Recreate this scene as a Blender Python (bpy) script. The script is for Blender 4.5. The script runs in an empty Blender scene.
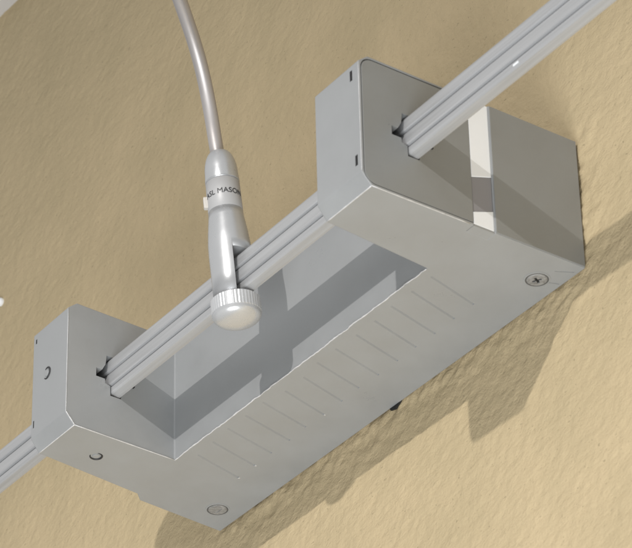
import bpy, bmesh, math, random
from mathutils import Vector, Matrix, noise
random.seed(7)
S = bpy.context.scene
COL = S.collection

# ------------------------------------------------------------------ camera
# world: X runs along the wall and the rail, -Y points out of the wall, Z is up (metres)
cam = bpy.data.cameras.new('camera')
cam.sensor_width = 36.0
cam.lens = 3244.58 / 632 * 36.0
cam.clip_start, cam.clip_end = 0.05, 50
co = bpy.data.objects.new('camera', cam); COL.objects.link(co)
ax = [(0.5769739116, 0.8165103696, -0.0202958547),
      (0.4549628406, -0.3006566600, 0.8382209652),
      (0.6783140268, -0.4928654879, -0.5449529263)]
M = Matrix(((ax[0][0], ax[1][0], ax[2][0], 1.27460989),
            (ax[0][1], ax[1][1], ax[2][1], -0.86038264),
            (ax[0][2], ax[1][2], ax[2][2], -0.83534290),
            (0, 0, 0, 1)))
co.matrix_world = M
S.camera = co
cam.dof.use_dof = True; cam.dof.focus_distance = 1.70; cam.dof.aperture_fstop = 40

# ------------------------------------------------------------------ light
w = bpy.data.worlds.new('World'); S.world = w; w.use_nodes = True
bg = w.node_tree.nodes['Background']
bg.inputs[1].default_value = 0.38
wt = w.node_tree; wtc = wt.nodes.new('ShaderNodeTexCoord'); wse = wt.nodes.new('ShaderNodeSeparateXYZ'); wcr = wt.nodes.new('ShaderNodeValToRGB')
wma = wt.nodes.new('ShaderNodeMath'); wma.operation = 'MULTIPLY_ADD'; wma.inputs[1].default_value = .5; wma.inputs[2].default_value = .5
wt.links.new(wtc.outputs['Generated'], wse.inputs[0]); wt.links.new(wse.outputs['Z'], wma.inputs[0])
wt.links.new(wma.outputs[0], wcr.inputs['Fac']); wt.links.new(wcr.outputs['Color'], bg.inputs[0])
for pos, v in ((0.0, 1.0), (.30, .95), (.42, .35), (.55, .55), (.72, 1.7), (1.0, 1.2)):
    e = wcr.color_ramp.elements.new(pos); e.color = (v, v * .995, v * .985, 1)
wcr.color_ramp.elements.remove(wcr.color_ramp.elements[0]); wcr.color_ramp.elements.remove(wcr.color_ramp.elements[-1])

def aim(o, pos, target):
    o.location = pos
    d = Vector(target) - Vector(pos)
    o.rotation_euler = d.to_track_quat('-Z', 'Y').to_euler()

k = bpy.data.lights.new('key_lamp', 'SPOT'); k.energy = 75; k.color = (1.0, 0.965, 0.935)
k.spot_size = math.radians(81); k.spot_blend = 1.0; k.shadow_soft_size = 0.010
ko = bpy.data.objects.new('key_lamp', k); COL.objects.link(ko)
aim(ko, (0.847, -1.39, 0.502), (-0.40, 0, -1.0))
f = bpy.data.lights.new('fill_lamp', 'AREA'); f.energy = 53; f.color = (0.955, 0.98, 1.0)
f.shape = 'DISK'; f.size = 1.6
fo = bpy.data.objects.new('fill_lamp', f); COL.objects.link(fo)
aim(fo, (1.10, -1.25, -2.1), (0.15, -0.06, 0.03))

S.view_settings.view_transform = 'Standard'; S.view_settings.look = 'None'
S.view_settings.exposure = 0; S.view_settings.gamma = 1
try:
    S.cycles.use_denoising = True; S.cycles.max_bounces = 8
except Exception:
    pass

# ------------------------------------------------------------------ materials
def mat(name, col, rough=0.45, metal=0.0, var=0.06, bump=0.0, bscale=900, spec=0.5, smudge=0.12, smscale=22, stretch=1):
    m = bpy.data.materials.new(name); m.use_nodes = True
    nt = m.node_tree; b = nt.nodes['Principled BSDF']
    tc = nt.nodes.new('ShaderNodeTexCoord')
    n1 = nt.nodes.new('ShaderNodeTexNoise'); n1.inputs['Scale'].default_value = smscale; n1.inputs['Detail'].default_value = 6
    n1.inputs['Roughness'].default_value = 0.65
    mpg = nt.nodes.new('ShaderNodeMapping'); mpg.inputs['Scale'].default_value = (stretch, 1, 1)
    nt.links.new(tc.outputs['Object'], mpg.inputs['Vector']); nt.links.new(mpg.outputs[0], n1.inputs['Vector'])
    mr = nt.nodes.new('ShaderNodeMapRange'); mr.inputs[1].default_value = .3; mr.inputs[2].default_value = .7
    mr.inputs[3].default_value = 1 - var; mr.inputs[4].default_value = 1 + var
    nt.links.new(n1.outputs['Fac'], mr.inputs[0])
    vm = nt.nodes.new('ShaderNodeVectorMath'); vm.operation = 'SCALE'; vm.inputs[0].default_value = col
    nt.links.new(mr.outputs[0], vm.inputs['Scale'])
    nt.links.new(vm.outputs[0], b.inputs['Base Color'])
    mr2 = nt.nodes.new('ShaderNodeMapRange'); mr2.inputs[1].default_value = .3; mr2.inputs[2].default_value = .7
    mr2.inputs[3].default_value = max(0.02, rough - smudge); mr2.inputs[4].default_value = min(1, rough + smudge)
    nt.links.new(n1.outputs['Fac'], mr2.inputs[0]); nt.links.new(mr2.outputs[0], b.inputs['Roughness'])
    b.inputs['Metallic'].default_value = metal
    b.inputs['Specular IOR Level'].default_value = spec
    if bump:
        n2 = nt.nodes.new('ShaderNodeTexNoise'); n2.inputs['Scale'].default_value = bscale; n2.inputs['Detail'].default_value = 3
        nt.links.new(tc.outputs['Object'], n2.inputs['Vector'])
        bp = nt.nodes.new('ShaderNodeBump'); bp.inputs['Strength'].default_value = bump; bp.inputs['Distance'].default_value = 0.0004
        nt.links.new(n2.outputs['Fac'], bp.inputs['Height']); nt.links.new(bp.outputs[0], b.inputs['Normal'])
    return m

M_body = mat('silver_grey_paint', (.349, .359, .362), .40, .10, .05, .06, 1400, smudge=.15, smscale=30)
M_end = mat('shaded_end_grey', (.285, .292, .287), .42, .10, .045, .06, 1400, smudge=.15, smscale=30)  # body grey darkened: the right end's shade is in this colour
M_rail = mat('brushed_aluminium', (.46, .465, .47), .40, .25, .10, .03, 900, stretch=.02, smscale=500)
M_rim = mat('edge_highlight_grey', (.66, .66, .66), .35, .1, .15, smscale=300)  # pale grey for painted edge highlights
M_conn = mat('satin_metal', (.58, .59, .60), .30, .60, .04, .02, 1200)
M_knob = mat('knob_metal', (.62, .63, .64), .30, .40, .04)
M_cable = mat('taupe_gooseneck', (.50, .472, .458), .42, .55, .05)
M_band = mat('band_grey', (.48, .48, .48), .42, .1, .04)
M_white = mat('white_plastic_and_light', (.95, .975, 1.0), .45, 0, .01)  # also paints the sunlit gap and the rail's highlight
M_greyin = mat('gap_shade_grey', (.29, .285, .30), .5, 0, .03)  # shadow inside the end gap, as a colour
M_black = mat('black_plastic_and_slot_shade', (.012, .012, .012), .6, 0, .1)
M_dark = mat('dark_groove', (.10, .10, .097), .6, 0, .1)
M_scr = mat('worn_screw_metal', (.30, .298, .29), .45, .15, .35, .2, 900, smscale=500)
M_ink_shade = mat('black_ink_and_shade', (.035, .035, .037), .5, 0, .1)
M_glint = mat('groove_glint_grey', (.50, .50, .49), .4, .1, .05)  # pale grey for painted highlights at the groove ends
M_ivory = mat('ivory_plastic', (.62, .585, .53), .5, 0, .04)
M_corn = mat('pale_trim_paint', (.62, .60, .58), .6, 0, .04)

def wall_mat():
    m = bpy.data.materials.new('cream_stucco'); m.use_nodes = True
    nt = m.node_tree; b = nt.nodes['Principled BSDF']; L = nt.links.new
    tc = nt.nodes.new('ShaderNodeTexCoord')
    mp = nt.nodes.new('ShaderNodeMapping'); mp.vector_type = 'TEXTURE'
    mp.inputs['Rotation'].default_value = (0, math.radians(-14), 0)
    mp.inputs['Scale'].default_value = (1.5, 1, 1)
    L(tc.outputs['Object'], mp.inputs['Vector'])
    def nz(scale, det, rough=.6, src=mp.outputs[0]):
        n = nt.nodes.new('ShaderNodeTexNoise'); n.inputs['Scale'].default_value = scale
        n.inputs['Detail'].default_value = det; n.inputs['Roughness'].default_value = rough
        L(src, n.inputs['Vector']); return n
    stroke = nz(330, 6, .60); grain = nz(720, 3, .6, tc.outputs['Object']); blot = nz(13, 5, .6, tc.outputs['Object'])
    cr = nt.nodes.new('ShaderNodeValToRGB')
    cr.color_ramp.elements[0].position = .3; cr.color_ramp.elements[0].color = (.532, .432, .264, 1)
    cr.color_ramp.elements[1].position = .7; cr.color_ramp.elements[1].color = (.620, .496, .306, 1)
    L(blot.outputs['Fac'], cr.inputs['Fac'])
    # tiny pits, a bit darker
    pit = nt.nodes.new('ShaderNodeMapRange'); pit.inputs[1].default_value = .26; pit.inputs[2].default_value = .40
    pit.inputs[3].default_value = .88; pit.inputs[4].default_value = 1
    L(stroke.outputs['Fac'], pit.inputs[0])
    spot = nz(520, 2, .5); sp = nt.nodes.new('ShaderNodeMapRange'); sp.inputs[1].default_value = .27; sp.inputs[2].default_value = .33
    sp.inputs[3].default_value = .72; sp.inputs[4].default_value = 1; L(spot.outputs['Fac'], sp.inputs[0])
    pm = nt.nodes.new('ShaderNodeMath'); pm.operation = 'MULTIPLY'; L(pit.outputs[0], pm.inputs[0]); L(sp.outputs[0], pm.inputs[1])
    vm = nt.nodes.new('ShaderNodeVectorMath'); vm.operation = 'SCALE'
    L(cr.outputs['Color'], vm.inputs[0]); L(pm.outputs[0], vm.inputs['Scale'])
    L(vm.outputs[0], b.inputs['Base Color'])
    b.inputs['Roughness'].default_value = .85; b.inputs['Specular IOR Level'].default_value = .2
    ma = nt.nodes.new('ShaderNodeMath'); ma.operation = 'MULTIPLY_ADD'; ma.inputs[1].default_value = .34
    L(grain.outputs['Fac'], ma.inputs[0]); L(stroke.outputs['Fac'], ma.inputs[2])
    bp = nt.nodes.new('ShaderNodeBump'); bp.inputs['Strength'].default_value = .60; bp.inputs['Distance'].default_value = .0016
    L(ma.outputs[0], bp.inputs['Height']); L(bp.outputs[0], b.inputs['Normal'])
    return m
M_wall = wall_mat()

# ------------------------------------------------------------------ helpers
def link(name, me, m, parent=None, smooth=False):
    o = bpy.data.objects.new(name, me); COL.objects.link(o)
    if m is not None:
        me.materials.clear(); me.materials.append(m)
    if smooth:
        for p in me.polygons: p.use_smooth = True
    if parent is not None: o.parent = parent
    return o

def obj(name, bm, m, parent=None, smooth=False):
    bmesh.ops.recalc_face_normals(bm, faces=bm.faces)
    me = bpy.data.meshes.new(name); bm.to_mesh(me); bm.free()
    return link(name, me, m, parent, smooth)

def tag(o, label, cat, group=None, kind=None):
    o['label'] = label; o['category'] = cat
    if group: o['group'] = group
    if kind: o['kind'] = kind

def empty(name, loc):
    o = bpy.data.objects.new(name, None); COL.objects.link(o); o.location = loc
    o.empty_display_size = .02
    return o

def rebase(root, parts):
    """parent parts (built in world coordinates) to a root that stands elsewhere"""
    for p in parts:
        p.parent = root; p.matrix_parent_inverse = Matrix.Translation(-Vector(root.location))

def prism(bm, pts, axis, a, b):
    """closed polygon pts extruded from a to b. axis 'X': pts=(n,z); 'Z': pts=(x,n); 'N': pts=(x,z)"""
    def P(p, t):
        if axis == 'X': return (t, -p[0], p[1])
        if axis == 'Z': return (p[0], -p[1], t)
        return (p[0], -t, p[1])
    A = [bm.verts.new(P(p, a)) for p in pts]; B = [bm.verts.new(P(p, b)) for p in pts]
    n = len(pts)
    bm.faces.new(A); bm.faces.new(B[::-1])
    for i in range(n):
        j = (i + 1) % n
        bm.faces.new((A[i], B[i], B[j], A[j]))

def box(bm, x0, x1, n0, n1, z0, z1):
    prism(bm, [(x0, n0), (x1, n0), (x1, n1), (x0, n1)], 'Z', z0, z1)

def evaluate(o):
    bpy.context.view_layer.update()
    dg = bpy.context.evaluated_depsgraph_get()
    me = bpy.data.meshes.new_from_object(o.evaluated_get(dg), depsgraph=dg)
    old = o.data; o.modifiers.clear(); o.data = me
    bpy.data.meshes.remove(old)

def boolean(o, bm, op='DIFFERENCE', solver='EXACT', selfi=False):
    c = obj('cutter', bm, None)
    md = o.modifiers.new('b', 'BOOLEAN'); md.operation = op; md.object = c; md.solver = solver
    if selfi: md.use_self = True
    evaluate(o)
    me = c.data; bpy.data.objects.remove(c); bpy.data.meshes.remove(me)

def bevel(o, wd, seg=2, ang=35):
    md = o.modifiers.new('v', 'BEVEL'); md.width = wd; md.segments = seg
    md.limit_method = 'ANGLE'; md.angle_limit = math.radians(ang)
    evaluate(o)

def ring(bm, c, ux, uy, r, n):
    return [bm.verts.new(c + ux * (r * math.cos(2 * math.pi * i / n)) + uy * (r * math.sin(2 * math.pi * i / n))) for i in range(n)]

def lathe(bm, base, axis, prof, n=64, wob=None):
    """prof: list of (t, r) along axis; closes the ends"""
    axis = axis.normalized()
    ux = axis.orthogonal().normalized(); uy = axis.cross(ux)
    prev = None; first = None
    for (t, r) in prof:
        c = base + axis * t
        if wob:
            R = [bm.verts.new(c + (ux * math.cos(2 * math.pi * i / n) + uy * math.sin(2 * math.pi * i / n)) * (r * (wob(i, t)))) for i in range(n)]
        else:
            R = ring(bm, c, ux, uy, r, n)
        if prev:
            for i in range(n):
                bm.faces.new((prev[i], prev[(i + 1) % n], R[(i + 1) % n], R[i]))
        else:
            first = R
        prev = R
    bm.faces.new(first[::-1]); bm.faces.new(prev)

def tube(bm, pts, r, n=12, cap=True, rs=None):
    prev = None; up = None; first = None
    for i, p in enumerate(pts):
        a = pts[max(0, i - 1)]; b = pts[min(len(pts) - 1, i + 1)]
        t = (b - a).normalized()
        if up is None: up = t.orthogonal().normalized()
        up = (up - t * up.dot(t)).normalized()
        R = ring(bm, p, up, t.cross(up), rs[i] if rs else r, n)
        if prev:
            for j in range(n):
                bm.faces.new((prev[j], prev[(j + 1) % n], R[(j + 1) % n], R[j]))
        else: first = R
        prev = R
    if cap:
        bm.faces.new(first[::-1]); bm.faces.new(prev)

def V(x, n, z): return Vector((x, -n, z))

# ------------------------------------------------------------------ wall
def build_wall():
    def axis(lo, hi, step, outer):
        v = [lo + i * step for i in range(int((hi - lo) / step) + 1)]
        return [outer[0], outer[0] * .5 + lo * .5] + v + [outer[1] * .5 + v[-1] * .5, outer[1]]
    xs = axis(-.31, .46, .0016, (-1.6, 1.8)); zs = axis(-.20, .56, .0016, (-1.5, 1.6))
    verts = []; nx = len(xs)
    ca, sa = math.cos(math.radians(14)), math.sin(math.radians(14))
    for z in zs:
        for x in xs:
            inside = 0 if (x < -.31 or x > .46 or z < -.20 or z > .56) else 1
            d = 0
            if inside:
                u = x * ca + z * sa; q = -x * sa + z * ca
                d = (.00034 * noise.noise((u * 120, q * 190, 1.3)) + .00034 * noise.noise((u * 240, q * 360, 7.7))
                     + .0003 * noise.noise((x * 22, z * 22, 3.1)))
                dx = max(0, -x, x - .309); dz = max(0, -z, z - .0734); r2 = (dx * dx + dz * dz) / (.014 * .014)
                if r2 < 8: d *= 1 + 1.5 * math.exp(-r2); d += .0006 * math.exp(-r2) * noise.noise((u * 60, q * 150, 5.5))   # rougher plaster round the housing
            verts.append((x, -d, z))
    faces = [(j * nx + i, j * nx + i + 1, (j + 1) * nx + i + 1, (j + 1) * nx + i) for j in range(len(zs) - 1) for i in range(nx - 1)]
    # slab behind the face
    n0 = len(verts); nz = len(zs)
    loop = [i for i in range(nx)] + [j * nx + nx - 1 for j in range(1, nz)] + [(nz - 1) * nx + i for i in range(nx - 2, -1, -1)] + [j * nx for j in range(nz - 2, 0, -1)]
    for i in loop:
        x, y, z = verts[i]; verts.append((x, .2, z))
    nl = len(loop)
    for a in range(nl):
        b = (a + 1) % nl
        faces.append((loop[b], loop[a], n0 + a, n0 + b))
    faces.append(tuple(n0 + a for a in range(nl)))
    me = bpy.data.meshes.new('stucco_wall'); me.from_pydata(verts, [], faces); me.update()
    o = link('stucco_wall', me, M_wall, None, True)
    tag(o, 'cream textured stucco wall behind the grey rail housing', 'wall')
build_wall()

# pale trim that runs along the wall high up (upper left corner of the photograph)
bm = bmesh.new()
prism(bm, [(-.01, .519), (.012, .519), (.0145, .523), (.0145, .55), (.019, .556), (.019, .60), (-.01, .60)], 'X', -1.4, 1.5)
o = obj('wall_trim', bm, M_corn)
bevel(o, .001, 2)
tag(o, 'pale grey horizontal trim running along the top of the cream wall', 'trim')

# ------------------------------------------------------------------ rail housing
L_, D, H = .309, .1316, .0734
c1, c2, ct, ct2, b_ = .0063, .0054, .0046, .0055, .0640
root = empty('rail_housing', (0.15, 0.0, 0.0))
tag(root, 'silver grey C shaped housing fixed to the cream wall, open between its two arms', 'housing')
parts = []

bm = bmesh.new()
plan = [(-.001, .0013), (.0043, .0560), (.0095, .0608), (.0183, D), (.0526, D), (.0501, b_), (L_ - .0415, b_), (L_ - .0351, D),
        (L_, D), (L_, .0675), (L_ - .006, .0675), (L_ - .006, .0553), (L_, .0553), (L_, .0013)]
prism(bm, plan, 'Z', -.02, H + .02)
body = obj('shell', bm, M_body); parts.append(body)
bm = bmesh.new()
prism(bm, [(-.004, 0), (D - c2, 0), (D, c1), (D, H - ct), (D - ct2, H), (-.004, H)], 'X', -.05, .4)
boolean(body, bm, 'INTERSECT')
bevel(body, .00055, 2)

hole = [(.1135, .0338), (.1135, .0388), (.1098, .0388), (.1078, .0425), (.1072, .0482), (.0900, .0482), (.0900, .0342),
        (.0966, .0334), (.0979, .0249), (.1045, .0248), (.1047, .0305), (.1078, .0312), (.1080, .0338)]
bm = bmesh.new(); prism(bm, hole, 'X', -.02, .36); boolean(body, bm)

def rounded(n0, n1, z0, z1, r, inner=.0008):
    """rectangle in (n, z) with rounded front corners"""
    pts = []
    def arc(cn, cz, a0, rr):
        for i in range(9):
            a = math.radians(a0 + 90 * i / 8); pts.append((cn + rr * math.cos(a), cz + rr * math.sin(a)))
    arc(n1 - r, z0 + r, -90, r); arc(n1 - r, z1 - r, 0, r)
    arc(n0 + inner, z1 - inner, 90, inner); arc(n0 + inner, z0 + inner, 180, inner)
    return pts
bm = bmesh.new(); prism(bm, rounded(.0600, D - .0011, .0011, H - .0011, .0068), 'X', L_ - .0016, L_ + .01); boolean(body, bm)
# stamped grooves in the underside
for i in range(14):
    x1 = .0530 + .0155 * i + random.uniform(-.0004, .0004)
    bm = bmesh.new()
    e = .0262 + random.uniform(-.0006, .0006); s = .0592 - random.uniform(0, .0035)
    wg, dp, dx = .00085, .00075, .0084
    E0 = [bm.verts.new(V(x1 + q, e, z)) for q, z in ((-wg, -.0002), (wg, -.0002), (.00012, dp))]      # V-shaped cut
    E1 = [bm.verts.new(V(x1 + dx + q, s, z)) for q, z in ((-wg, -.0002), (wg, -.0002), (.00012, dp))]
    bm.faces.new(E0); bm.faces.new(E1[::-1])
    for a in range(3): bm.faces.new((E0[a], E1[a], E1[(a + 1) % 3], E0[(a + 1) % 3]))
    boolean(body, bm)
for i in (0, 1, 5):                     # raised dots at groove ends, pale to paint their highlights
    bm = bmesh.new(); bmesh.ops.create_uvsphere(bm, u_segments=10, v_segments=6, radius=1)
    q = random.uniform(.6, 1)
    for v in bm.verts: v.co = Vector((v.co.x * .0008 * q, v.co.y * .0009 * q, v.co.z * .0003)) + V(.0530 + .0155 * i - .0002, .0255, 0)
    parts.append(obj('groove_glint', bm, M_glint, None, True))
# narrow slots in the two front faces
for (x, z, sx, sz) in ((.3030, .0632, .0010, .0030), (.3052, .0141, .0010, .0030), (.0212, .0640, .0007, .0014), (.0207, .0140, .0006, .0022)):
    bm = bmesh.new(); box(bm, x - sx, x + sx, D - .003, D + .01, z - sz, z + sz); boolean(body, bm)
    bm = bmesh.new(); box(bm, x - sx * 1.02, x + sx * 1.02, D - .0032, D - .0002, z - sz * 1.02, z + sz * 1.02)
    parts.append(obj('slot_shade', bm, M_black))  # black filler paints the dark inside each opening
# hairline cuts near the right wall corner
for (p, q) in (((.2990, .0118), (.3035, .0035)), ((.2895, .0088), (.2915, .0030))):
    bm = bmesh.new(); prism(bm, [(p[0] - .0002, p[1]), (p[0] + .0002, p[1]), (q[0] + .0002, q[1]), (q[0] - .0002, q[1])], 'Z', -.01, .0006); boolean(body, bm)

# end plate in its recess
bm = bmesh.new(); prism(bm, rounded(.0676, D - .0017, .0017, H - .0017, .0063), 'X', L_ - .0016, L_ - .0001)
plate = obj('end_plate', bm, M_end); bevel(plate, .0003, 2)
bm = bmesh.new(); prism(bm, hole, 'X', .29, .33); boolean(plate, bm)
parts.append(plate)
# darker skin over the wall side of the right end, shade in its colour
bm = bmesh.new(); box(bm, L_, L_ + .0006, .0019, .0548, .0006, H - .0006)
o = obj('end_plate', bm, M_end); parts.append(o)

# upright gap in the right end: sunlit inside painted white, its shadow painted grey
bm = bmesh.new(); box(bm, L_ - .0061, L_ - .0004, .0552, .0676, .00003, .0011); parts.append(obj('gap_floor', bm, M_body))
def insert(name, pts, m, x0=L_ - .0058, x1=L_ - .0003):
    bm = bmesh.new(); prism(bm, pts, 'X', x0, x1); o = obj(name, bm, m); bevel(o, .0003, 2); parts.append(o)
insert('gap_light', [(.0674, .0278), (.0554, .0318), (.0554, .0728), (.0674, .0728)], M_white)
insert('gap_shade', [(.0674, .0082), (.0554, .0126), (.0554, .0316), (.0674, .0276)], M_greyin, L_ - .0058, L_ - .0005)
insert('gap_light', [(.0674, .0011), (.0554, .0011), (.0554, .0124), (.0674, .0080)], M_white)

# rough, wavy edge along the opening: its highlight made as a pale tube
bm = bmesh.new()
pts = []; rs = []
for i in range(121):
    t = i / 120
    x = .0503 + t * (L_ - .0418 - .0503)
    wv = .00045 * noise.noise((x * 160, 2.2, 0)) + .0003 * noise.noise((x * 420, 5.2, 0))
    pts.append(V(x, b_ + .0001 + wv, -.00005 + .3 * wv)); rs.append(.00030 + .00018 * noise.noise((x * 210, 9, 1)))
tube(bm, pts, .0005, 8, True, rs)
parts.append(obj('wavy_highlight', bm, M_rim, None, True))
# pale tubes that paint highlights along the arms' edges
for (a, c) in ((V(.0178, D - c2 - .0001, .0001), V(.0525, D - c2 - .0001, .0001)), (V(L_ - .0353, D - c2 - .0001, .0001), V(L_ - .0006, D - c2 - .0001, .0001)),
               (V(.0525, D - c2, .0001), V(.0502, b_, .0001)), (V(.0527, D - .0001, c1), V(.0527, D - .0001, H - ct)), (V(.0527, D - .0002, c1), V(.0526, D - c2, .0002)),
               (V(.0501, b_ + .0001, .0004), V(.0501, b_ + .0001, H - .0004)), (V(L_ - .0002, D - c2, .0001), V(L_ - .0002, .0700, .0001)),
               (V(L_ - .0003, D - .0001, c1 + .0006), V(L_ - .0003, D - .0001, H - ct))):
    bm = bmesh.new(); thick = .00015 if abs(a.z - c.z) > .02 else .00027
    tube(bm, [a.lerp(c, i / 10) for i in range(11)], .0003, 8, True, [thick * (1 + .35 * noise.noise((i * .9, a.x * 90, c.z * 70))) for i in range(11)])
    parts.append(obj('edge_glint', bm, M_rim, None, True))

# screws in the underside
def screw(x, n, r, rx=1.0, cross=True):
    c = V(x, n, 0)
    bm = bmesh.new(); lathe(bm, c + Vector((0, 0, .0006)), Vector((0, 0, -1)), [(0, r * 1.12), (.00075, r * 1.12), (.00085, r * 1.04), (.00085, r * .99), (.0002, r * .97)], 48)
    sc = obj('screw', bm, M_body, None, False); parts.append(sc)
    bm = bmesh.new()
    lathe(bm, c + Vector((0, 0, .0008)), Vector((0, 0, -1)), [(0, r * .87), (.0010, r * .87), (.0013, r * .80), (.0014, r * .40), (.0014, r * .05)], 40)
    hd = obj('screw_head', bm, M_scr, None, False)
    if cross:
        for a in (.5, .5 + math.pi / 2):
            bmc = bmesh.new(); ux = Vector((math.cos(a), math.sin(a), 0)); uy = Vector((-ux.y, ux.x, 0))
            q = [c + ux * (r * .42 * s1) + uy * (r * .11 * s2) for s1, s2 in ((1, 1), (1, -1), (-1, -1), (-1, 1))]
            prism(bmc, [(p.x, -p.y) for p in q], 'Z', -.004, -.0002); boolean(hd, bmc)
    else:
        bmc = bmesh.new(); box(bmc, x - r * .52, x + r * .50, n - r * .20, n + r * .17, -.004, -.0003); boolean(hd, bmc)
    bevel(hd, .00015, 1, 50)
    hd.parent = sc
    bm = bmesh.new(); lathe(bm, c + Vector((0, 0, .0004)), Vector((0, 0, -1)), [(0, r * .99), (.0006, r * .99)], 40)
    o = obj('screw_recess', bm, M_dark); o.parent = sc
screw(.0186, .0161, .0058, 1, False)
screw(.2888, .0145, .0058)

# small capped holes on the left arm: a plug, and its crescent of shade painted black
def cap(cpos, nrm, up, r, a0, a1, name='screw_cap'):
    side = nrm.cross(up).normalized()
    bm = bmesh.new()
    pts = []
    for i in range(31):
        a = math.radians(a0 + (a1 - a0) * i / 30)
        pts.append(cpos + (side * math.cos(a) + up * math.sin(a)) * r)
    rs = [(.00020 + .00045 * math.sin(math.pi * i / 30) ** .8) for i in range(31)]
    tube(bm, pts, .0006, 8, True, rs)
    g = obj('cap_shade', bm, M_ink_shade, None, True)
    bm = bmesh.new(); lathe(bm, cpos - nrm * .0004, nrm, [(0, r * .66), (.0006, r * .66), (.00085, r * .5), (.0009, r * .1)], 28)
    o = obj(name, bm, M_body, None, False)
    g.parent = o
    parts.append(o)
cap(V(.0316, .1002, 0), Vector((0, 0, -1)), Vector((-.2, .97, 0)).normalized(), .0031, -25, 250)
cap(V(.0329, D, .0389), Vector((0, -1, 0)), Vector((.0, 0, 1)), .0031, 60, 320)

# black rubber wedge squeezed out between housing and wall
bm = bmesh.new(); prism(bm, [(.1530, .0004), (.1625, .0008), (.1618, .0000), (.1580, -.0022), (.1538, -.0012)], 'N', .0006, .0016)
parts.append(obj('rubber_wedge', bm, M_black))
# black dot at the lower back corner of each rail opening
for x in (.0514, L_):
    bm = bmesh.new(); lathe(bm, V(x - .0005, .0905, .0345), Vector((1, 0, 0)), [(0, .0006), (.0011, .0006), (.0013, .0003)], 14)
    parts.append(obj('corner_dot', bm, M_black))
rebase(root, parts)

# ------------------------------------------------------------------ rail
rp = [(.0984, .0257), (.0996, .0257), (.1030, .0266), (.1036, .0271), (.1038, .0278)]
rp += [(.1038, .0303), (.1035, .0307), (.1028, .0308), (.1028, .0314),
      (.1046, .0316), (.1049, .0321), (.1049, .0378), (.1046, .0383), (.1037, .0385), (.1037, .0391), (.1054, .0393), (.1058, .0398), (.1056, .0448),
      (.1052, .0459), (.1044, .0466), (.0925, .0466), (.0925, .0338), (.0975, .0320)]
rroot = empty('mounting_rail', (.15, -.099, .0258))
tag(rroot, 'long grooved aluminium rail running diagonally through both arms of the grey housing', 'rail')
bm = bmesh.new(); prism(bm, rp, 'X', -.75, 1.1)
r1 = obj('rail_profile', bm, M_rail)
bm = bmesh.new(); box(bm, .3868, .3905, .1030, .1041, .0282, .0291)
r2 = obj('rail_highlight', bm, M_white)  # small highlight on the rail, made as a white fleck
rebase(rroot, [r1, r2])

# ------------------------------------------------------------------ gooseneck connector
P0 = V(.1628, .1020, .0246); P1 = V(.1626, .1110, .1098)
A = (P1 - P0).normalized()
croot = empty('gooseneck_connector', P0)
tag(croot, 'silver plug with lettered band and round knob clamped on the rail, its curved cable rising', 'connector')
cp = []
# knurled knob with a domed underside
prof = [(.0, .0098), (.0, .0119), (-.0006, .0124), (-.0078, .0125), (-.0084, .0122)]
dome = []
for i in range(1, 13):
    a = math.radians(90 * i / 12.5)
    dome.append((-.0084 - .0055 * math.sin(a), .0122 * math.cos(a)))
N = 180
def knurl(i, t):
    return 1.0 + (.008 if (i % 4 < 2) else -.004) if -.0079 < t < -.0005 else 1.0
bm = bmesh.new(); lathe(bm, P0, A, [(0, .004), (-.0001, .0119), (-.0005, .0122), (-.0006, .01235), (-.0078, .01235), (-.0080, .0122)] + dome, N, knurl)
kn = obj('knob', bm, M_knob, None, False)
for p in kn.data.polygons:
    c = sum((kn.data.vertices[v].co for v in p.vertices), Vector()) / len(p.vertices)
    if (c - P0).dot(A) < -.0081: p.use_smooth = True
cp.append(kn)
# forked lower body
bm = bmesh.new()
lathe(bm, P0, A, [(.0002, .0102), (.0004, .0106), (.012, .0107), (.024, .0108), (.031, .0107), (.038, .0101), (.046, .0091), (.0505, .0087)], 96)
fork = obj('fork_body', bm, M_conn, None, True)
bm = bmesh.new(); prism(bm, [(.05, .02), (.1068, .02), (.1099, .0492), (.05, .0492)], 'X', .10, .22); boolean(fork, bm)
fork.data.materials.clear(); fork.data.materials.append(M_conn)
cp.append(fork)
# band
bm = bmesh.new(); lathe(bm, P0, A, [(.0500, .0084), (.0505, .0088), (.0670, .0086), (.0675, .0081)], 96)
for f_ in bm.faces: f_.smooth = len(f_.verts) == 4
band = obj('band', bm, M_band); cp.append(band)
# collar
cl = [(.0674, .0081), (.0676, .0086), (.0682, .0087), (.0730, .0084)]
for i in range(1, 15):
    a = math.radians(90 * i / 14)
    cl.append((.0730 + .0128 * math.sin(a), .0034 + .0050 * math.cos(a)))
bm = bmesh.new(); lathe(bm, P0, A, cl, 96)
for f_ in bm.faces: f_.smooth = len(f_.verts) == 4
cp.append(obj('collar', bm, M_conn))
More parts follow.
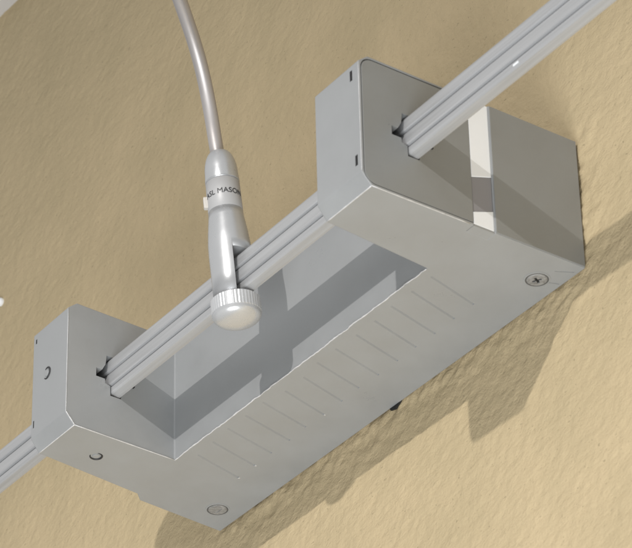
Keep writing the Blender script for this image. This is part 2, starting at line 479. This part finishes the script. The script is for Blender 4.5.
# cable
ctrl = [V(.1626, .1103, .1040), V(0.1611, 0.1110, 0.1096), V(0.1620, 0.1140, 0.1234), V(0.1657, 0.1190, 0.1347), V(0.1723, 0.1270, 0.1463), V(0.1800, 0.1370, 0.1563), V(0.1883, 0.1480, 0.1635), V(0.1962, 0.1580, 0.1686), V(0.2094, 0.1750, 0.1746), V(0.2290, 0.2000, 0.1785), V(0.2542, 0.2350, 0.1855), V(0.2823, 0.2750, 0.1956), V(.330, .330, .225), V(.385, .395, .262)]
def crom(P, n=10):
    out = []
    for i in range(len(P) - 1):
        a, b, c, d = P[max(0, i - 1)], P[i], P[i + 1], P[min(len(P) - 1, i + 2)]
        for j in range(n):
            t = j / n
            out.append(.5 * (2 * b + (c - a) * t + (2 * a - 5 * b + 4 * c - d) * t * t + (3 * b - a - 3 * c + d) * t ** 3))
    out.append(P[-1]); return out
def smooth(pts, k=30):
    for _ in range(k):
        pts = [pts[0]] + [(pts[i - 1] + 2 * pts[i] + pts[i + 1]) / 4 for i in range(1, len(pts) - 1)] + [pts[-1]]
    return pts
bm = bmesh.new(); tube(bm, smooth(crom(ctrl)), .0036, 32)
for f_ in bm.faces: f_.smooth = len(f_.verts) == 4
cp.append(obj('cable', bm, M_cable))
# lettering wrapped round the band
toc = Vector(ax[2]); toc = (toc - A * toc.dot(A)).normalized()       # side of the band that faces the photographer
sidev = A.cross(toc).normalized()
def letters(text, size, tmid, r, a_off):
    cu = bpy.data.curves.new('t', 'FONT'); cu.body = text; cu.size = size; cu.align_x = 'CENTER'; cu.extrude = .00012; cu.space_character = 1.0; cu.offset = 0
    to = bpy.data.objects.new('t', cu); COL.objects.link(to)
    bpy.context.view_layer.update(); dg = bpy.context.evaluated_depsgraph_get()
    me = bpy.data.meshes.new_from_object(to.evaluated_get(dg)); bpy.data.objects.remove(to)
    bm = bmesh.new(); bm.from_mesh(me)
    bmesh.ops.subdivide_edges(bm, edges=[e for e in bm.edges if e.calc_length() > size * .12], cuts=3)
    for v in bm.verts:
        a = v.co.x / r + a_off
        v.co = P0 + A * (tmid + v.co.y) + (toc * math.cos(a) + sidev * math.sin(a)) * (r + v.co.z)
    me2 = bpy.data.meshes.new('lettering'); bm.to_mesh(me2); bm.free()
    return link('lettering', me2, M_ink_shade)
lt = letters('ASL MASON', .0041, .0574, .00875, .04)
# small ivory latch on the band's left side
bm = bmesh.new()
dirv = (sidev * -1 * math.cos(.12) + toc * math.sin(.12)).normalized(); tv = A.cross(dirv).normalized()
q = P0 + A * .0565 + dirv * .0094
for s in (0,):
    vs = [bm.verts.new(q + dirv * dx + tv * dt + A * dh) for dx in (-.0016, .0012) for dt in (-.0016, .0016) for dh in (-.0032, .0032)]
    for idx in ((0, 1, 3, 2), (4, 6, 7, 5), (0, 4, 5, 1), (2, 3, 7, 6), (0, 2, 6, 4), (1, 5, 7, 3)):
        bm.faces.new([vs[i] for i in idx])
lat = obj('latch', bm, M_ivory); bevel(lat, .0006, 3)
cp.append(lat)
rebase(croot, cp)
lt.parent = band; lat.name = 'latch'

# ------------------------------------------------------------------ wall plug at the left edge of the view
bm = bmesh.new(); lathe(bm, V(-.2510, -.002, .2797), Vector((0, -1, 0)), [(0, .0028), (.0036, .0028), (.0046, .0022), (.0050, .0008)], 28)
o = obj('wall_plug', bm, M_white, None, True)
tag(o, 'small white plug in the bare cream wall above the left arm of the housing', 'plug')
